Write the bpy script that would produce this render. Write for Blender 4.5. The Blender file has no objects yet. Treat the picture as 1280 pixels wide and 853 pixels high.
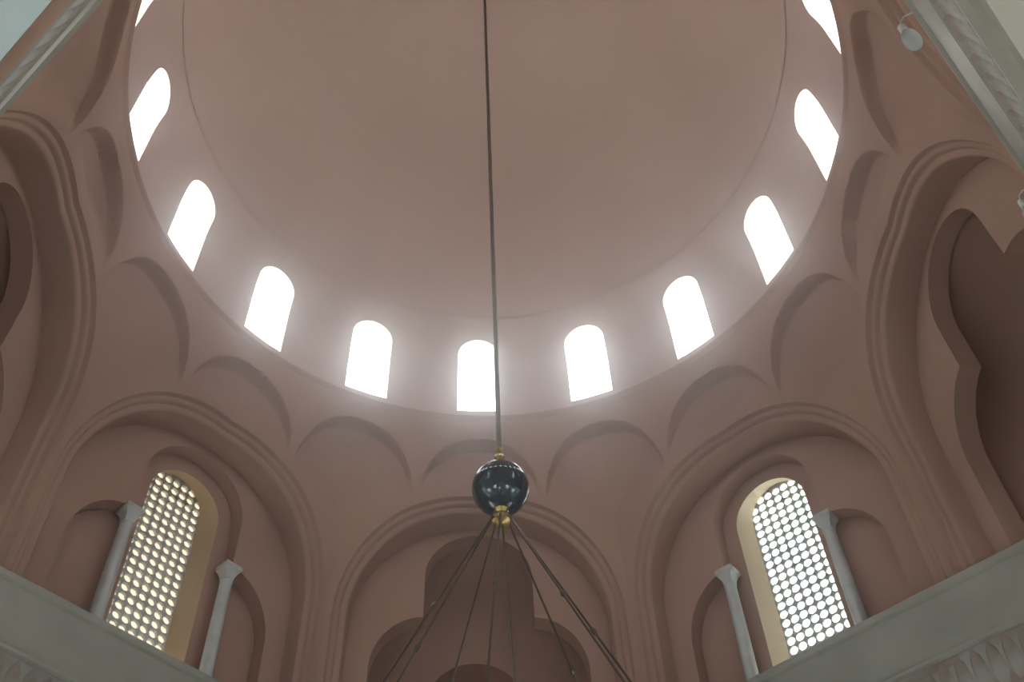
import bpy, math, random
from mathutils import Vector, Matrix, noise
random.seed(3)
S = 3.6            # metres per drum radius; all plan sizes below are in drum radii
CAM_Z = -2.9293    # eye height below the middle of the dome windows
EYE = 1.6
def Z(z): return (z - CAM_Z) * S + EYE
FLOOR = CAM_Z - EYE / S
R = math.radians
scn = bpy.context.scene

# ------------------------------------------------------------------ camera
cam = bpy.data.objects.new('camera', bpy.data.cameras.new('camera'))
scn.collection.objects.link(cam)
cam.data.sensor_width = 36.0
cam.data.lens = 1341.1 / 1280 * 36
cam.data.clip_start = 0.02
_az, _el, _roll = R(5.18), 0.9096, -0.0516
F = Vector((math.sin(_az) * math.cos(_el), math.cos(_az) * math.cos(_el), math.sin(_el)))
Rt = F.cross(Vector((0, 0, 1))).normalized(); Up = Rt.cross(F)
R2 = Rt * math.cos(_roll) + Up * math.sin(_roll)
U2 = -Rt * math.sin(_roll) + Up * math.cos(_roll)
m = Matrix((R2, U2, -F)).transposed().to_4x4()
m.translation = Vector((1.4464 * math.sin(R(183.766)) * S, 1.4464 * math.cos(R(183.766)) * S, EYE))
cam.matrix_world = m
scn.camera = cam

# ------------------------------------------------------------------ sky and exposure
w = bpy.data.worlds.new('sky'); scn.world = w; w.use_nodes = True
bg = w.node_tree.nodes['Background']
bg.inputs['Color'].default_value = (0.90, 0.96, 1.0, 1)
bg.inputs['Strength'].default_value = 6.0
_sun = bpy.data.lights.new('sun', 'SUN'); _sun.energy = 22.0; _sun.angle = R(0.53); _sun.color = (1.0, 0.97, 0.93)
_so = bpy.data.objects.new('sun', _sun); scn.collection.objects.link(_so); _so.rotation_euler = (R(9), R(-4), 0)
scn.view_settings.view_transform = 'Standard'
scn.view_settings.look = 'None'
scn.view_settings.gamma = 1.0
scn.view_settings.use_curve_mapping = False
scn.view_settings.exposure = 0.62
try:
    scn.cycles.max_bounces = 12; scn.cycles.diffuse_bounces = 8
    scn.cycles.sample_clamp_indirect = 12
    scn.cycles.use_denoising = True
except Exception: pass

# ------------------------------------------------------------------ materials
def mat(name, c1, c2, scale=2.0, rough=0.85, bump=0.1, bscale=18.0, metal=0.0, detail=6, c3=None):
    mt = bpy.data.materials.new(name); mt.use_nodes = True
    nt = mt.node_tree; b = nt.nodes['Principled BSDF']
    tc = nt.nodes.new('ShaderNodeTexCoord')
    n = nt.nodes.new('ShaderNodeTexNoise'); n.inputs['Scale'].default_value = scale; n.inputs['Detail'].default_value = detail
    nt.links.new(tc.outputs['Object'], n.inputs['Vector'])
    r = nt.nodes.new('ShaderNodeValToRGB')
    r.color_ramp.elements[0].position = 0.35; r.color_ramp.elements[0].color = (*c1, 1)
    r.color_ramp.elements[1].position = 0.68; r.color_ramp.elements[1].color = (*c2, 1)
    if c3:
        e = r.color_ramp.elements.new(0.52); e.color = (*c3, 1)
    nt.links.new(n.outputs['Fac'], r.inputs['Fac'])
    nt.links.new(r.outputs['Color'], b.inputs['Base Color'])
    b.inputs['Roughness'].default_value = rough; b.inputs['Metallic'].default_value = metal
    if bump:
        n2 = nt.nodes.new('ShaderNodeTexNoise'); n2.inputs['Scale'].default_value = bscale; n2.inputs['Detail'].default_value = 5
        nt.links.new(tc.outputs['Object'], n2.inputs['Vector'])
        bp = nt.nodes.new('ShaderNodeBump'); bp.inputs['Strength'].default_value = bump; bp.inputs['Distance'].default_value = 0.02
        nt.links.new(n2.outputs['Fac'], bp.inputs['Height']); nt.links.new(bp.outputs['Normal'], b.inputs['Normal'])
    return mt
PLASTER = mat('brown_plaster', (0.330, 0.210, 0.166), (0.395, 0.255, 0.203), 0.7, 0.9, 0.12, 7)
DOME = mat('pink_grey_lit_dome_plaster', (0.440, 0.325, 0.290), (0.490, 0.365, 0.328), 0.7, 0.9, 0.08, 7)  # same plaster as the bays, raised to imitate brighter light in the dome
REVEAL = mat('pale_lime_plaster', (0.66, 0.60, 0.50), (0.74, 0.68, 0.57), 1.5, 0.9, 0.1, 12)
JAMB = mat('lit_ochre_plaster', (0.50, 0.38, 0.26), (0.58, 0.46, 0.32), 1.5, 0.9, 0.1, 12)  # paler tan imitates daylight falling on the jambs
MARBLE = mat('grey_green_marble', (0.24, 0.245, 0.215), (0.31, 0.315, 0.28), 2.4, 0.45, 0.05, 20)
CARVED = mat('weathered_carved_marble', (0.22, 0.165, 0.135), (0.32, 0.33, 0.32), 4.0, 0.6, 0.3, 40, c3=(0.27, 0.25, 0.23))
VEIN = mat('veined_marble_slab', (0.25, 0.17, 0.14), (0.36, 0.38, 0.39), 1.3, 0.4, 0.02, 20, c3=(0.31, 0.31, 0.30))
COLM = mat('blue_grey_marble', (0.40, 0.42, 0.42), (0.52, 0.54, 0.54), 6.0, 0.4, 0.03, 20)
LIME = mat('pale_ceiling_plaster', (0.23, 0.285, 0.30), (0.27, 0.325, 0.34), 1.0, 0.9, 0.05, 10)
PALE_R = mat('grey_beige_plaster', (0.25, 0.25, 0.22), (0.29, 0.29, 0.255), 1.0, 0.9, 0.05, 10)
STONE = mat('floor_stone', (0.34, 0.31, 0.27), (0.44, 0.41, 0.36), 1.0, 0.6, 0.05, 10)
DARKSTONE = mat('dark_marble_floor', (0.10, 0.09, 0.08), (0.15, 0.14, 0.125), 1.0, 0.5, 0.03, 10)
EARTH = mat('pale_gravel', (0.54, 0.51, 0.47), (0.61, 0.58, 0.54), 0.5, 0.95, 0.1, 10)
BRASS = mat('aged_brass', (0.50, 0.36, 0.14), (0.66, 0.50, 0.22), 9, 0.25, 0, metal=1.0)
IRON = mat('dark_bronze', (0.10, 0.08, 0.06), (0.15, 0.12, 0.09), 9, 0.4, 0, metal=0.9)
BALL = mat('dark_polished_metal', (0.030, 0.042, 0.050), (0.050, 0.066, 0.075), 6, 0.03, 0, metal=0.6)
WIRE = mat('dark_wire', (0.05, 0.04, 0.035), (0.07, 0.06, 0.05), 9, 0.6, 0)
WHITEP = mat('white_plastic', (0.60, 0.60, 0.58), (0.68, 0.68, 0.66), 9, 0.5, 0)
def glassy(name, col, tr, rough=0.3):
    mt = bpy.data.materials.new(name); mt.use_nodes = True; nt = mt.node_tree
    out = nt.nodes['Material Output']; nt.nodes.remove(nt.nodes['Principled BSDF'])
    a = nt.nodes.new('ShaderNodeBsdfTranslucent'); a.inputs['Color'].default_value = (*col, 1)
    g = nt.nodes.new('ShaderNodeBsdfTransparent'); g.inputs['Color'].default_value = (*col, 1)
    gl = nt.nodes.new('ShaderNodeBsdfGlossy'); gl.inputs['Roughness'].default_value = rough
    m1 = nt.nodes.new('ShaderNodeMixShader'); m1.inputs[0].default_value = tr
    m2 = nt.nodes.new('ShaderNodeMixShader'); m2.inputs[0].default_value = 0.08
    nt.links.new(a.outputs[0], m1.inputs[1]); nt.links.new(g.outputs[0], m1.inputs[2])
    nt.links.new(m1.outputs[0], m2.inputs[1]); nt.links.new(gl.outputs[0], m2.inputs[2])
    nt.links.new(m2.outputs[0], out.inputs['Surface'])
    return mt
PANE_CLEAR = glassy('milky_window_glass', (0.80, 0.88, 0.86), 0.25)
PANE_DULL = glassy('dimmed_amber_window_glass', (0.20, 0.165, 0.12), 0.10)  # darkened copy for the left window, imitates duller daylight outside
BULBG = glassy('frosted_bulb_glass', (0.82, 0.88, 0.88), 0.35)

# ------------------------------------------------------------------ helpers
class MB:
    def __init__(s): s.v = []; s.f = []
    def grid(s, rows, closed=False, flip=False):
        """rows: list of equally long point lists (drum-radius units)"""
        b = len(s.v); n = len(rows[0])
        for r in rows: s.v += [tuple(p) for p in r]
        for i in range(len(rows) - 1):
            for j in range(n if closed else n - 1):
                k = (j + 1) % n
                q = (b + i * n + j, b + i * n + k, b + (i + 1) * n + k, b + (i + 1) * n + j)
                s.f.append(q[::-1] if flip else q)
    def box(s, c, h, ax=None):
        ax = ax or (Vector((1, 0, 0)), Vector((0, 1, 0)), Vector((0, 0, 1)))
        b = len(s.v)
        for i in (-1, 1):
            for j in (-1, 1):
                for k in (-1, 1):
                    s.v.append(tuple(Vector(c) + ax[0] * h[0] * i + ax[1] * h[1] * j + ax[2] * h[2] * k))
        for q in ((0, 1, 3, 2), (4, 6, 7, 5), (0, 4, 5, 1), (2, 3, 7, 6), (0, 2, 6, 4), (1, 5, 7, 3)):
            s.f.append(tuple(b + i for i in q))
    def lathe(s, c, prof, n=24, ax=Vector((0, 0, 1))):
        u = ax.orthogonal().normalized(); v = ax.cross(u)
        rows = []
        for r, z in prof:
            rows.append([Vector(c) + ax * z + (u * math.cos(2 * math.pi * i / n) + v * math.sin(2 * math.pi * i / n)) * r for i in range(n)])
        s.grid(rows, closed=True)
    def tube(s, a, b, r, n=8, r2=None):
        a, b = Vector(a), Vector(b); d = (b - a)
        s.lathe(a, [(0.0001, 0), (r, 0), (r if r2 is None else r2, d.length), (0.0001, d.length)], n, d.normalized())
    def path(s, pts, r, n=6):
        for a, b in zip(pts, pts[1:]): s.tube(a, b, r, n)
    def build(s, name, m, parent=None, smooth=True, raw=False, origin=None, angle=38):
        """drum-radius coordinates -> metres, unless raw; origin in drum units"""
        me = bpy.data.meshes.new(name)
        vs = s.v if raw else [(x * S, y * S, Z(z)) for x, y, z in s.v]
        o = bpy.data.objects.new(name, me); scn.collection.objects.link(o)
        if origin is not None and not raw:
            ox, oy, oz = origin[0] * S, origin[1] * S, Z(origin[2])
            vs = [(x - ox, y - oy, z - oz) for x, y, z in vs]
            if parent is None: o.location = (ox, oy, oz)
        me.from_pydata(vs, [], s.f); me.update()
        if smooth:
            me.shade_smooth()
            try: me.set_sharp_from_angle(angle=R(angle))
            except Exception: pass
        me.materials.append(m)
        if parent is not None: o.parent = parent
        return o
def struct(o): o['kind'] = 'structure'; return o
def tag(o, label, cat, group=None):
    o['label'] = label; o['category'] = cat
    if group: o['group'] = group
    return o
def empty(name, x, y, z):
    o = bpy.data.objects.new(name, None); scn.collection.objects.link(o)
    o.location = (x * S, y * S, Z(z)); o.empty_display_size = 0.1
    return o
def sm(a, b, x):
    t = min(1, max(0, (x - a) / (b - a))); return t * t * (3 - 2 * t)
def lerp(a, b, t): return a + (b - a) * t
def frame(az):
    t = R(az); n = Vector((math.sin(t), math.cos(t), 0)); return n, Vector((n.y, -n.x, 0))

A_OCT = 1.07; HALF = A_OCT * math.tan(R(22.5))
Z_TOP, Z_BOT = -0.215, -1.372
# ---- surface of the zone between the octagon and the round drum (theta in degrees)
def rho(th, z):
    k = round(th / 45.0); loc = th - 45 * k
    octr = A_OCT / math.cos(R(loc))
    c = abs(loc) / 22.5
    wgt = sm(lerp(-0.72, -1.02, c), lerp(-0.22, -0.34, c), z)
    base = lerp(octr, 1.0, wgt)
    # sixteen shallow shell-like recesses under the dome windows
    kk = round(th / 22.5); u = (th - 22.5 * kk) / 11.25
    odd = kk % 2
    au = abs(u)
    ztop = -0.56 + 0.255 * math.sqrt(max(0.0, 1 - min(1, au * 1.06) ** 2))
    if z < -0.56 or au * 1.06 >= 1:
        # below the springing the recess tapers to a point
        hwid = lerp(0.94, 0.10, sm(-0.56, -0.86, z) if z < -0.56 else 0)
        edge = (hwid - au) * 0.2
    else:
        edge = min((ztop - z), (0.94 - au) * 0.2 + 0.02)
    inside = sm(0.0, 0.019 + 0.03 * sm(-0.54, -0.62, z) if z < -0.54 else 0.019, edge)
    fade = sm(-0.90, -0.50, z) if odd else sm(-0.66, -0.38, z)
    conc = 0.020 + 0.024 * max(0, 1 - u * u)
    rec = inside * conc * fade
    if odd: base -= 0.014 * sm(-1.0, -0.7, z) * (1 - sm(-0.45, -0.3, z)) * 0
    lu = A_OCT * math.tan(R(loc)); dist = abs(lu) if z < -0.955 else math.hypot(lu, z + 0.955)
    return base + rec * sm(0.43, 0.55, dist)
def surf(u, z, az):
    """u: lateral coordinate on the octagon face, returns a point"""
    th = math.degrees(math.atan2(u, A_OCT))
    r = rho(az + th, z); a = R(az + th)
    return Vector((r * math.sin(a), r * math.cos(a), z))

def stilt(r, zs, zb, nv=40, phis=None, hw=None):
    """stilted arch from left base over to right base, (s, z) points"""
    hw = hw or r
    out = [(-hw, lerp(zb, zs, i / nv)) for i in range(nv)]
    for ph in phis: out.append((-hw * math.cos(ph), zs + r * math.sin(ph)))
    out += [(hw, lerp(zs, zb, (i + 1) / nv)) for i in range(nv)]
    return out
ZS = -0.955
c0 = math.atan2(Z_TOP - ZS, HALF)
NA = 100; NT = 64
_q = [math.atan2((Z_TOP - ZS) * i / NA, HALF) for i in range(NA)]
PH = _q + [math.atan2(Z_TOP - ZS, HALF * (1 - i / NT)) for i in range(2 * NT)] + [math.pi - a for a in [c0] + _q[::-1]]
def bound(nv=40):
    out = [(-HALF, lerp(Z_BOT, ZS, i / nv)) for i in range(nv)]
    for ph in PH:
        c, s_ = -math.cos(ph), math.sin(ph)
        t = min(HALF / abs(c) if abs(c) > 1e-6 else 9, (Z_TOP - ZS) / s_ if s_ > 1e-6 else 9)
        out.append((c * t, ZS + s_ * t))
    out += [(HALF, lerp(ZS, Z_BOT, (i + 1) / nv)) for i in range(nv)]
    return out
NPTS = len(bound())
def resample(poly, n):
    L = [0]
    for a, b in zip(poly, poly[1:]): L.append(L[-1] + math.hypot(b[0] - a[0], b[1] - a[1]))
    out = []; j = 0
    for i in range(n):
        t = L[-1] * i / (n - 1)
        while j < len(L) - 2 and L[j + 1] < t: j += 1
        f = (t - L[j]) / max(1e-9, L[j + 1] - L[j])
        out.append((lerp(poly[j][0], poly[j + 1][0], f), lerp(poly[j][1], poly[j + 1][1], f)))
    return out
def trilobe(hc=0.165, zc=-0.765, zcap=-0.92, hs=0.315, zside=-1.10, zb=Z_BOT):
    """tall middle arch between two lower quarter arches"""
    h = [(-hs, zb), (-hs, zside)]
    for i in range(1, 17):
        a = math.pi / 2 * i / 16
        h.append((-hs + (hs - hc) * (1 - math.cos(a)), zside + (zcap - zside) * math.sin(a)))
    h.append((-hc, zc))
    for i in range(1, 17):
        a = math.pi / 2 * i / 16
        h.append((-hc * math.cos(a), zc + hc * math.sin(a)))
    return resample(h + [(-x, z) for x, z in h[-2::-1]], NPTS)
PLANE = 1.152
def face(out2, n, s, d): return [n * d + s * x + Vector((0, 0, z)) for x, z in out2]

def build_bay(az, name):
    n, s = frame(az); mb = MB()
    B = bound(); A0 = stilt(0.425, ZS, Z_BOT, 40, PH)
    M = 48
    rows = []
    for i in range(M + 1):
        t = i / M
        rows.append([surf(lerp(b[0], a[0], t), lerp(b[1], a[1], t), az) for a, b in zip(A0, B)])
    mb.grid(rows)
    # stepped mouldings of the big arch
    def on(r, dep):
        o = stilt(r, ZS, Z_BOT, 40, PH)
        return [surf(x, z, az) + n * dep for x, z in o]
    seq = [(0.425, 0), (0.423, 0.003), (0.422, 0.010), (0.4195, 0.013), (0.410, 0.013), (0.4065, 0.016), (0.4055, 0.023), (0.403, 0.026), (0.391, 0.026), (0.387, 0.028), (0.385, 0.033)]
    rows = [on(*q) for q in seq]
    inner = stilt(0.383, ZS, Z_BOT, 40, PH)
    rows.append(face(inner, n, s, PLANE))
    mb.grid(rows)
    tri = trilobe()
    rows = []
    for i in range(13):
        t = i / 12
        rows.append(face([(lerp(a[0], b[0], t), lerp(a[1], b[1], t)) for a, b in zip(inner, tri)], n, s, PLANE))
    mb.grid(rows)
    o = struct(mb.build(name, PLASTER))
    return o, n, s, tri, inner
def build_conch(par, n, s, tri, inner):
    mb = MB(); D0 = PLANE + 0.055
    mb.grid([face(tri, n, s, PLANE), face(tri, n, s, D0), face(stilt(0.37, ZS, Z_BOT, 40, PH), n, s, D0)])
    mb.build('arch_screen', PLASTER, par)
    mb = MB(); rw, dw = 0.365, 0.30
    def C(x, z, off=0.0):          # concave back wall, x = lateral position
        cb = math.sqrt(max(0.0, 1 - (max(0.0, z - ZS) / rw) ** 2)); q_ = min(1, abs(x) / max(1e-6, rw * cb))
        return n * (D0 + dw * cb * math.sqrt(1 - q_ * q_) + off) + s * x + Vector((0, 0, z))
    def CA(al, z):
        cb = math.sqrt(max(0.0, 1 - (max(0.0, z - ZS) / rw) ** 2)); return C(-rw * cb * math.cos(al), z)
    XN, ZN = 0.19, -0.80; cbn = math.sqrt(1 - ((ZN - ZS) / rw) ** 2)
    for sg in (-1, 1):              # flanks of the niche
        rows = []
        for i in range(41):
            z = lerp(Z_BOT, ZN, i / 40); cb = math.sqrt(max(0.0, 1 - (max(0.0, z - ZS) / rw) ** 2)); a1 = math.acos(XN / (rw * cb))
            rows.append([C(sg * rw * cb * math.cos(a1 * j / 30), z) for j in range(31)])
        mb.grid(rows)
    rows = []
    for i in range(31):
        z = lerp(ZN, ZS + rw, math.sin(math.pi / 2 * i / 30)); rows.append([CA(math.pi * j / 120, z) for j in range(121)])
    mb.grid(rows)
    phn = [math.pi * i / 60 for i in range(61)]
    arch = stilt(0.15, -0.99, Z_BOT, 20, phn); box_ = []
    for x, z in arch:
        if z <= -0.99 and abs(abs(x) - 0.15) < 1e-9: box_.append([math.copysign(XN, x), z])
        else:
            dx, dz = x, z + 0.99; t = min(XN / abs(dx) if abs(dx) > 1e-6 else 99, (ZN + 0.99) / dz if dz > 1e-6 else 99); box_.append([dx * t, -0.99 + dz * t])
    for cx in (-XN, XN):
        j = min(range(len(box_)), key=lambda i: abs(box_[i][0] - cx) + abs(box_[i][1] - ZN)); box_[j] = [cx, ZN]
    mb.grid([[C(lerp(b_[0], a_[0], t / 6), lerp(b_[1], a_[1], t / 6)) for a_, b_ in zip(arch, box_)] for t in range(7)])
    mb.grid([[C(x, z) for x, z in arch], [C(x, z, 0.004) for x, z in arch], [C(x, z, 0.06) for x, z in arch], [C(x, z, 0.12) for x, z in arch]])
    mb.grid([[C(x * t, z, 0.12) for x, z in arch] for t in (1, 0.66, 0.33, 0.0)])
    mb.build('conch', PLASTER, par)
def build_window_infill(par, n, s, tri, az, num, pane_mat, detail):
    DS = PLANE + 0.05; mb = MB()
    phc = [math.pi * i / (len(PH) - 1) for i in range(len(PH))]
    opening = stilt(0.118, -0.770, Z_BOT, 40, phc)
    back = [(lerp(a[0], b[0], 0.0), a[1]) for a, b in zip(tri, tri)]
    rows = [face(tri, n, s, PLANE), face(tri, n, s, DS)]
    op = resample(opening, NPTS)
    for i in range(1, 7):
        t = i / 6; rows.append(face([(lerp(a[0], b[0], t), lerp(a[1], b[1], t)) for a, b in zip(tri, op)], n, s, DS))
    mb.grid(rows); mb.build('blind_panel', PLASTER, par)
    DL = PLANE + 0.135
    lat_o = resample(stilt(0.100, -0.70, Z_BOT, 40, phc), NPTS)
    mb = MB(); mb.grid([face(op, n, s, DS), face(lat_o, n, s, DL)]); mb.build('reveal', JAMB, par)
    win = MB()
    # pierced marble slab with round holes in staggered rows
    px, pz = 0.0285, 0.030
    cells = [(i, j) for i in range(-4, 5) for j in range(28)]
    pan = MB(); up = Vector((0, 0, 1))
    for i, j in cells:
        cx = i * px; cz = -1.375 + j * pz
        ring = []; sq = []
        inside = abs(cx) < 0.098 and (cz < -0.70 or math.hypot(cx, cz + 0.70) < 0.098)
        for k in range(12):
            a = 2 * math.pi * (k + .5) / 12; ca, sa = math.cos(a), math.sin(a)
            mm = max(abs(ca), abs(sa)); 
            sq.append((cx + ca / mm * px / 2, cz + sa / mm * pz / 2)); ring.append((cx + ca * 0.0126, cz + sa * 0.0126))
        # square corners
        if not inside:
            ring = [(cx, cz)] * 12
        rows = [[n * DL + s * x + up * z for x, z in sq], [n * DL + s * x + up * z for x, z in ring]]
        if inside: rows += [[n * (DL + 0.012) + s * x + up * z for x, z in ring]]
        win.grid(rows, closed=True)
        if inside:
            b = len(pan.v); pan.v += [tuple(n * (DL + 0.009) + s * x * 1.0 + up * z) for x, z in ring]; pan.f.append(tuple(range(b, b + 12)))
    # solid border closing the sides of the slab
    for sx in (-1, 1):
        win.grid([[n * DL + s * (sx * 4.5 * px) + up * Z_BOT, n * DL + s * (sx * 4.5 * px) + up * -0.5], [n * DL + s * sx * 0.30 + up * Z_BOT, n * DL + s * sx * 0.30 + up * -0.5]])
        win.grid([[n * (DL + 0.014) + s * (sx * 4.5 * px) + up * Z_BOT, n * (DL + 0.014) + s * (sx * 4.5 * px) + up * -0.5], [n * (DL + 0.014) + s * sx * 0.30 + up * Z_BOT, n * (DL + 0.014) + s * sx * 0.30 + up * -0.5]])
    wo = struct(win.build('window_%d' % num, COLM, smooth=False))
    p = pan.build('pane', pane_mat, wo, smooth=False); p['kind'] = 'stuff'
    fr = MB()
    # block the light round the slab: masonry ring at the back of the reveal
    big = resample(stilt(0.30, -0.70, Z_BOT, 40, phc), NPTS)
    fr.grid([face(lat_o, n, s, DL - 0.0005), face(big, n, s, DL + 0.004)]); fr.build('window_frame', JAMB, wo)

Z_SHELF = -1.3655
def colonnette(n, s, x, label):
    c = n * (PLANE + 0.012) + s * x
    t = empty('colonnette', c.x, c.y, Z_SHELF)
    tag(t, label, 'column', 'marble colonnettes of the big windows')
    base = (c.x, c.y, Z_SHELF); zb = Z_SHELF; zt = -0.92
    H = zt - zb
    def lm(prof, name, nn=24):
        mb = MB(); mb.lathe((c.x, c.y, zb), prof, nn); return mb.build(name, COLM, t, origin=base)
    lm([(0.001, 0), (0.026, 0), (0.026, 0.012), (0.024, 0.018), (0.020, 0.022), (0.022, 0.028), (0.019, 0.034), (0.001, 0.034)], 'base')
    lm([(0.0185, 0.03), (0.0180, H * .5), (0.0165, H - 0.055), (0.019, H - 0.05), (0.0165, H - 0.045)], 'shaft')
    mb = MB()
    mb.grid([[(c + s * a * r + n * b * r + Vector((0, 0, z))) for a, b in ((-1, -1), (0, -1.02), (1, -1), (1.02, 0), (1, 1), (0, 1.02), (-1, 1), (-1.02, 0))] for r, z in ((0.013, zt - 0.048), (0.015, zt - 0.035), (0.020, zt - 0.022), (0.0255, zt - 0.014), (0.0265, zt - 0.013), (0.0265, zt))], closed=True)
    mb.build('capital', COLM, t, origin=base, angle=60)

# ------------------------------------------------------------------ drum, dome, sixteen windows
ceil = MB()
def rdome(z): return 1.0 if z <= 0 else math.sqrt(max(0.0, 1 - (z / 1.0) ** 2))
WH, WZ0, WZS, ZD = 0.0735, -0.172, 0.125, 0.32     # half width, sill, springing, top of the window zone
def win_loop():
    pts = []
    for i in range(8): pts.append((lerp(-WH, WH, i / 8), WZ0))
    for i in range(16): pts.append((WH, lerp(WZ0, WZS, i / 16)))
    for i in range(24): a = math.pi * i / 24; pts.append((WH * math.cos(a), WZS + WH * math.sin(a)))
    for i in range(16): pts.append((-WH, lerp(WZS, WZ0, i / 16)))
    return pts
WL = win_loop(); CZ = 0.02; HT = R(11.25)
def box_loop():
    out = []
    for x, z in WL:
        dx, dz = x, z - CZ
        t = 9
        if abs(dx) > 1e-6: t = min(t, HT / abs(dx))
        if dz > 1e-6: t = min(t, (ZD - CZ) / dz)
        if dz < -1e-6: t = min(t, (CZ - Z_TOP) / -dz)
        out.append([dx * t, CZ + dz * t])
    for cx, cz in ((HT, ZD), (-HT, ZD), (HT, Z_TOP), (-HT, Z_TOP)):      # snap the nearest point to each corner
        j = min(range(len(out)), key=lambda i: abs(out[i][0] - cx) + abs(out[i][1] - cz)); out[j] = [cx, cz]
    return out
BL = box_loop()
drum = MB()
for k in range(16):
    a0 = R(22.5 * k)
    def P(x, z, off=0.0):
        r = rdome(z) + off; return Vector((r * math.sin(a0 + x), r * math.cos(a0 + x), z))
    rows = []
    for i in range(15):
        t = (i / 14)
        rows.append([P(lerp(b[0], a[0], t), lerp(b[1], a[1], t)) for a, b in zip(WL, BL)])
    drum.grid(rows, closed=True)
    mb = MB()
    def q(x, z, t):     # splayed reveal: wider and taller towards the outside
        sx = 1 + 0.12 * t; zz = z + (0.050 * t if z > WZ0 + .01 else -0.005 * t)
        a = a0 + x * sx; r = (rdome(z) + 0.078 * t)
        return Vector((r * math.sin(a), r * math.cos(a), zz))
    mb.grid([[q(x, z, t) for x, z in WL] for t in (0, 0.03, .3, .6, 1)], closed=True)
    struct(mb.build('window_%d' % (k + 1), REVEAL))
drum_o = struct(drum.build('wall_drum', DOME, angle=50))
rows = []
bz = math.asin(ZD)
for i in range(49):
    be = lerp(bz, math.pi / 2 - 0.0005, i / 48)
    rows.append([Vector((math.cos(be) * math.sin(2 * math.pi * j / 384), math.cos(be) * math.cos(2 * math.pi * j / 384), math.sin(be))) for j in range(384)])
rows.insert(0, [Vector((p.x * 1.004, p.y * 1.004, ZD - 0.02)) for p in rows[0]])
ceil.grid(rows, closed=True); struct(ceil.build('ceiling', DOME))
# thin plaster ledge under the dome windows
tr = MB()
prof = [(1.004, -0.196), (0.997, -0.198), (0.992, -0.203), (0.990, -0.209), (0.992, -0.215), (0.997, -0.221), (1.004, -0.236)]
tr.grid([[Vector((r * math.sin(2 * math.pi * j / 256), r * math.cos(2 * math.pi * j / 256), z)) for j in range(256)] for r, z in prof], closed=True)
struct(tr.build('trim_1', PLASTER, angle=80))

# ------------------------------------------------------------------ the eight bays above the cornice
names = {0: 'wall_front_corner', 45: 'wall_front_right', 90: 'wall_right_corner', 135: 'wall_rear_right', 180: 'wall_rear_corner', 225: 'wall_rear_left', 270: 'wall_left_corner', 315: 'wall_front_left'}
num = 17
for az, nm in names.items():
    o, n, s, tri, inner = build_bay(az, nm)
    if az % 90 == 0: build_conch(o, n, s, tri, inner)
    else:
        build_window_infill(o, n, s, tri, az, num, PANE_DULL if az in (315,) else PANE_CLEAR, True); num += 1
        if az in (45, 315):
            side = 'pierced window ' + ('on the right' if az == 45 else 'on the left')
            for x in (-0.164, 0.164):
                inn = (x < 0) == (az == 45)
                colonnette(n, s, x, 'grey marble colonnette of the %s, %s' % (side, 'nearer the chandelier' if inn else 'farther from the chandelier'))

# ------------------------------------------------------------------ cornice and the walls below it
NW = 1.085     # face of the lower walls
PROF = [(1.20, -1.366), (1.036, -1.366), (1.034, -1.368), (1.034, -1.384), (1.037, -1.387), (1.041, -1.389), (1.043, -1.44), (1.048, -1.49), (1.055, -1.517),
        (1.050, -1.520), (1.050, -1.528), (1.058, -1.532), (1.062, -1.58), (1.071, -1.643), (1.066, -1.647), (1.066, -1.660), (1.076, -1.664), (NW, -1.675), (1.12, -1.675)]
leaf_me = None
def leaf_mesh():
    mb = MB(); w_, h_ = 0.0168 * S, 0.098 * S
    pts = []
    for i in range(7):
        t = i / 6; half = w_ * (math.sin(math.pi * (0.12 + 0.8 * t)) ** 0.7) * (1 if t < .99 else .4)
        y = h_ * (t - .5); z = 0.012 * math.sin(math.pi * t) + 0.02 * t * t
        pts.append([(-half, y, 0), (-half * .5, y, -(0.010 + z * .6)), (0, y, -(0.003 + z * .6)), (half * .5, y, -(0.010 + z * .6)), (half, y, 0)])
    b = MB(); b.grid(pts)
    me = bpy.data.meshes.new('leaf'); me.from_pydata([tuple(v) for v in b.v], [], b.f); me.shade_smooth(); me.materials.append(CARVED); return me
leaf_me = leaf_mesh()
for i, az in enumerate((45, 135, 225, 315)):
    n, s = frame(az); mb = MB()
    rows = []
    for nd, z in PROF:
        d = nd
        rows.append([n * d + s * (-d + 2 * d * j / 40) + Vector((0, 0, z)) for j in range(41)])
    mb.grid(rows)
    tr = struct(mb.build('trim_%d' % (i + 2), MARBLE, angle=25))
    band = MB(); band.grid([[n * (1.0575) + s * q_ + Vector((0, 0, -1.533)) for q_ in (-1.055, 1.055)], [n * (1.0700) + s * q_ + Vector((0, 0, -1.642)) for q_ in (-1.07, 1.07)]])
    band.build('carved_band', CARVED, tr)
    c = Vector((0, -0.0125, -0.109)).normalized()
    for j in range(53):
        x = (j - 26) * 0.0375
        lf = bpy.data.objects.new('leaf', leaf_me); scn.collection.objects.link(lf); lf.parent = tr
        ey = (n * -0.0125 + Vector((0, 0, 0.109))).normalized(); ez = (s.cross(ey)).normalized()
        if ez.dot(n) < 0: ez = -ez; 
        ex = ey.cross(ez)
        M_ = Matrix((ex, ey, ez)).transposed().to_4x4()
        p = n * 1.0635 + s * x; M_.translation = Vector((p.x * S, p.y * S, Z(-1.5875))); lf.matrix_world = M_
    # bolster shelf between cornice and bays is part of PROF (top face)

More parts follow.
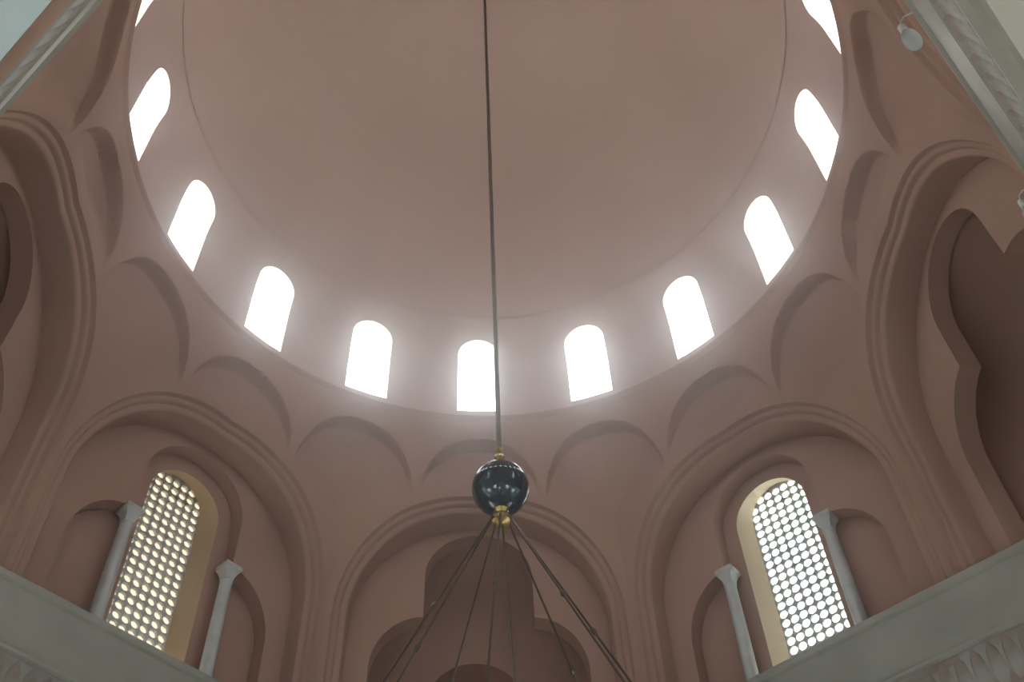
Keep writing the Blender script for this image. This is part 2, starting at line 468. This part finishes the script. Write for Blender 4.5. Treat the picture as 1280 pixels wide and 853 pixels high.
def wall_with_opening(az, name, m, zt, ow, oz, full=False):
    """lower wall, solid 0.12 thick, with one door-like opening of half width ow up to oz"""
    n, s = frame(az); mb = MB(); up = Vector((0, 0, 1)); E_ = NW
    def slab(x0, x1, z0, z1):
        mb.box(n * (NW + 0.06) + s * ((x0 + x1) / 2) + up * ((z0 + z1) / 2), ((x1 - x0) / 2, 0.06, (z1 - z0) / 2), (s, n, up))
    if not full:
        slab(-E_, -ow, FLOOR, zt); slab(ow, E_, FLOOR, zt); slab(-ow, ow, oz, zt)
    else:
        slab(-E_, E_, oz, zt)
    return struct(mb.build(name, m, smooth=False))
wall_with_opening(45, 'wall_lower_front_right', VEIN, -1.672, 0.45, -3.0 + 0.35)
wall_with_opening(315, 'wall_lower_front_left', VEIN, -1.672, 0.45, -3.0 + 0.35)
wall_with_opening(135, 'wall_lower_rear_right', PALE_R, -1.672, 0.8, -1.735, True)
wall_with_opening(225, 'wall_lower_rear_left', LIME, -1.672, 0.8, -1.735, True)
# brown strip painting in the shade under the left rear cornice, and the pale passage ceilings behind both rear walls
up = Vector((0, 0, 1))
for az, nm in ((135, 'ceiling_passage_right'), (225, 'ceiling_passage_left')):
    n, s = frame(az); mb = MB()
    mb.box(n * 1.72 + s * (0.0) + up * -1.716, (1.75 if az == 135 else 1.205, 0.515, 0.02), (s, n, up))
    struct(mb.build(nm, LIME if az == 225 else PALE_R, smooth=False))
for az, nm in ((135, 'right'), (225, 'left')):
    n, s = frame(az); mb = MB(); d_ = 2.28
    for x0, x1, z0, z1 in ((-2.3, -1.0, FLOOR, -1.60), (1.0, 2.3, FLOOR, -1.60), (-1.0, 1.0, -2.7, -1.60), (-0.35, 0.35, FLOOR, -2.7)):
        mb.box(n * d_ + s * ((x0 + x1) / 2) + up * ((z0 + z1) / 2), ((x1 - x0) / 2, 0.045, (z1 - z0) / 2), (s, n, up))
    struct(mb.build('wall_passage_block_' + nm, LIME, smooth=False))  # unseen outer walls, added to cut the light from below
n, s = frame(225); mb = MB(); mb.box(n * 1.077 + up * -1.683, (1.07, 0.0075, 0.006), (s, n, up))
struct(mb.build('trim_6', PLASTER, smooth=False))  # plaster-brown strip put in for the shadowed lower fillet
# piers of the square at the corners (the rear one stands behind the photographer)
for az in (0, 90, 180, 270):
    n, _ = frame(az); c = n * (NW * math.sqrt(2) + 0.12 / math.sqrt(2) * 1.0 + 0.0)
    na, nb = frame(az + 45)[0], frame(az - 45)[0]; c = na * (NW + 0.06) + nb * (NW + 0.06)
    mb = MB(); mb.box((c.x, c.y, (FLOOR - 1.372) / 2), (0.06, 0.06, (-1.372 - FLOOR) / 2), (na, nb, up))
    struct(mb.build('wall_pier_' + {0: 'front', 90: 'right', 180: 'rear', 270: 'left'}[az], MARBLE, smooth=False))
# floors and the ground outside
mb = MB(); 
n, s = frame(45); mb.box((0, 0, (FLOOR) - 0.03), (NW, NW, 0.03), (s, n, up)); struct(mb.build('floor', DARKSTONE, smooth=False))
mb = MB(); mb.box((0, 0, (FLOOR) - 0.035), (3.0, 3.0, 0.03)); struct(mb.build('floor_passage', STONE, smooth=False))
mb = MB(); mb.box((0, 0, FLOOR - 0.10), (40, 40, 0.03)); struct(mb.build('ground', EARTH, smooth=False))

# scattering volume added to imitate lens glow round the dome windows
HZ = bpy.data.materials.new('lens_glow_haze'); HZ.use_nodes = True; nt = HZ.node_tree
nt.nodes.remove(nt.nodes['Principled BSDF'])
vs = nt.nodes.new('ShaderNodeVolumeScatter'); vs.inputs['Density'].default_value = 0.032; vs.inputs['Anisotropy'].default_value = 0.93
vs.inputs['Color'].default_value = (1, 1, 1, 1); nt.links.new(vs.outputs[0], nt.nodes['Material Output'].inputs['Volume'])
mb = MB(); rows = []
for rr, z in [(0.001, FLOOR + .02), (1.04, FLOOR + .02), (1.04, -0.35), (0.985, -0.24)] + [(0.985 * math.cos(R(b)), 0.985 * math.sin(R(b))) for b in range(0, 90, 6)] + [(0.001, 0.985)]:
    rows.append([Vector((rr * math.cos(2 * math.pi * j / 64), rr * math.sin(2 * math.pi * j / 64), z)) for j in range(64)])
mb.grid(rows, closed=True); hz = mb.build('glow_haze', HZ); hz['kind'] = 'stuff'; tag(hz, 'thin veil added to imitate lens glow round the bright dome windows', 'glow_haze')
# ------------------------------------------------------------------ daylight portals at the openings
def portal(c, n_in, wx, wz, name):
    l = bpy.data.lights.new(name, 'AREA'); l.shape = 'RECTANGLE'; l.size = wx * S; l.size_y = wz * S; l.cycles.is_portal = True
    o = bpy.data.objects.new(name, l); scn.collection.objects.link(o)
    z = -n_in; x = Vector((0, 0, 1)).cross(z)
    if x.length < 1e-3: x = Vector((1, 0, 0))
    x.normalize(); y = z.cross(x); M_ = Matrix((x, y, z)).transposed().to_4x4(); M_.translation = Vector((c.x * S, c.y * S, Z(c.z))); o.matrix_world = M_
for k in range(16):
    n, _ = frame(22.5 * k); portal(n * 1.085 + up * 0.03, -n, 0.19, 0.50, 'portal')
for az in (45, 315):
    n, _ = frame(az); portal(n * 1.22 + up * ((FLOOR - 2.65) / 2), -n, 0.9, (-2.65 - FLOOR), 'portal')
for az in (135, 225):
    n, _ = frame(az); portal(n * 2.34 + up * ((FLOOR - 2.35) / 2), -n, 2.0, (-2.7 - FLOOR), 'portal')

# ------------------------------------------------------------------ chandelier hung from the crown of the dome
ch = empty('chandelier', 0, 0, -2.52)
O = (0, 0, -2.52)
tag(ch, 'brass and dark metal chandelier hanging on a long rod from the dome crown', 'chandelier')
BZ = -1.517; BR = 0.054
mb = MB(); mb.tube((0, 0, BZ + BR), (0, 0, 0.998), 0.0052, 10); mb.build('hanging_rod', IRON, ch, origin=O)
mb = MB(); mb.lathe((0, 0, BZ), [(BR * math.cos(R(a)), BR * math.sin(R(a))) for a in range(-89, 90, 6)], 40); mb.build('ball', BALL, ch, origin=O, angle=80)
mb = MB(); mb.lathe((0, 0, BZ + BR), [(0.001, -0.004), (0.014, -0.003), (0.010, 0.006), (0.005, 0.012), (0.009, 0.020), (0.0105, 0.027), (0.008, 0.034), (0.0045, 0.040), (0.0075, 0.047), (0.005, 0.054), (0.004, 0.075)], 20); mb.build('finial', BRASS, ch, origin=O)
mb = MB(); mb.lathe((0, 0, BZ - BR), [(0.010, 0.004), (0.014, -0.002), (0.009, -0.010), (0.016, -0.016), (0.021, -0.024), (0.018, -0.030), (0.001, -0.033)], 20); mb.build('chain_boss', BRASS, ch, origin=O)
RR = 0.44
for k in range(8):
    a = R(45 * k + 9); d = Vector((math.sin(a), math.cos(a), 0))
    p0 = d * 0.017 + up * (BZ - BR - 0.022); p1 = d * RR + up * -2.47
    mb = MB(); mb.tube(p0, p1, 0.0019, 6)
    for t in (0.30, 0.62):
        c = p0.lerp(p1, t); ax = (p1 - p0).normalized()
        mb.lathe(c, [(0.0019, -0.009), (0.0036, -0.005), (0.0045, 0), (0.0036, 0.005), (0.0019, 0.009)], 8, ax)
    mb.build('chain', IRON, ch, origin=O)
mb = MB(); rows = []
for r, z in ((RR - 0.008, -2.52), (RR - 0.010, -2.47), (RR + 0.004, -2.465), (RR + 0.012, -2.50), (RR + 0.004, -2.52), (RR - 0.008, -2.52)):
    rows.append([Vector((r * math.sin(2 * math.pi * j / 64), r * math.cos(2 * math.pi * j / 64), z)) for j in range(64)])
mb.grid(rows, closed=True); mb.build('ring', BRASS, ch, origin=O)
for k in range(16):
    a = R(22.5 * k); c = Vector(((RR + 0.02) * math.sin(a), (RR + 0.02) * math.cos(a), -2.49))
    mb = MB(); mb.lathe(c, [(0.001, 0), (0.006, 0.0), (0.013, 0.016), (0.014, 0.02), (0.006, 0.02)], 12); cp = mb.build('candle_cup', BRASS, ch, origin=O)
    mb = MB(); mb.lathe(c, [(0.005, 0.018), (0.005, 0.075), (0.001, 0.077)], 10); mb.build('candle', WHITEP, ch, origin=O)

# ------------------------------------------------------------------ bulbs on wire brackets at the cornice
def bulb(az, lat, nd, z, label):
    n, s = frame(az); c = n * nd + s * lat + up * z; O_ = tuple(c)
    t = empty('light_bulb', *O_); tag(t, label, 'light bulb', 'unlit bulbs along the cornice')

    mb = MB(); mb.lathe(c, [(0.0005, -0.038), (0.006, -0.037), (0.0108, -0.031), (0.0126, -0.021), (0.0126, -0.011), (0.0112, 0.001), (0.0072, 0.011), (0.0044, 0.018)], 20); mb.build('glass_bulb', BULBG, t, origin=O_, angle=80)
    mb = MB(); mb.lathe(c, [(0.0045, 0.017), (0.0062, 0.018), (0.0062, 0.034), (0.003, 0.038), (0.0005, 0.038)], 14); mb.build('socket', WHITEP, t, origin=O_)
    mb = MB(); pts = [c + up * 0.036, c + up * 0.050 + n * 0.004, c + up * 0.056 + n * 0.012, c + n * (1.036 - nd) + up * (-1.372 - z)]
    mb.path(pts, 0.0014, 6); mb.build('bracket', COLM, t, origin=O_)
bulb(135, -0.205, 1.006, -1.42, 'unlit glass bulb on a wire bracket at the upper right cornice')
bulb(135, 0.205, 1.010, -1.42, 'unlit glass bulb at the right edge of the picture, below the upper right cornice')
bulb(225, 0.190, 1.004, -1.42, 'unlit glass bulb on a wire bracket at the upper left cornice')
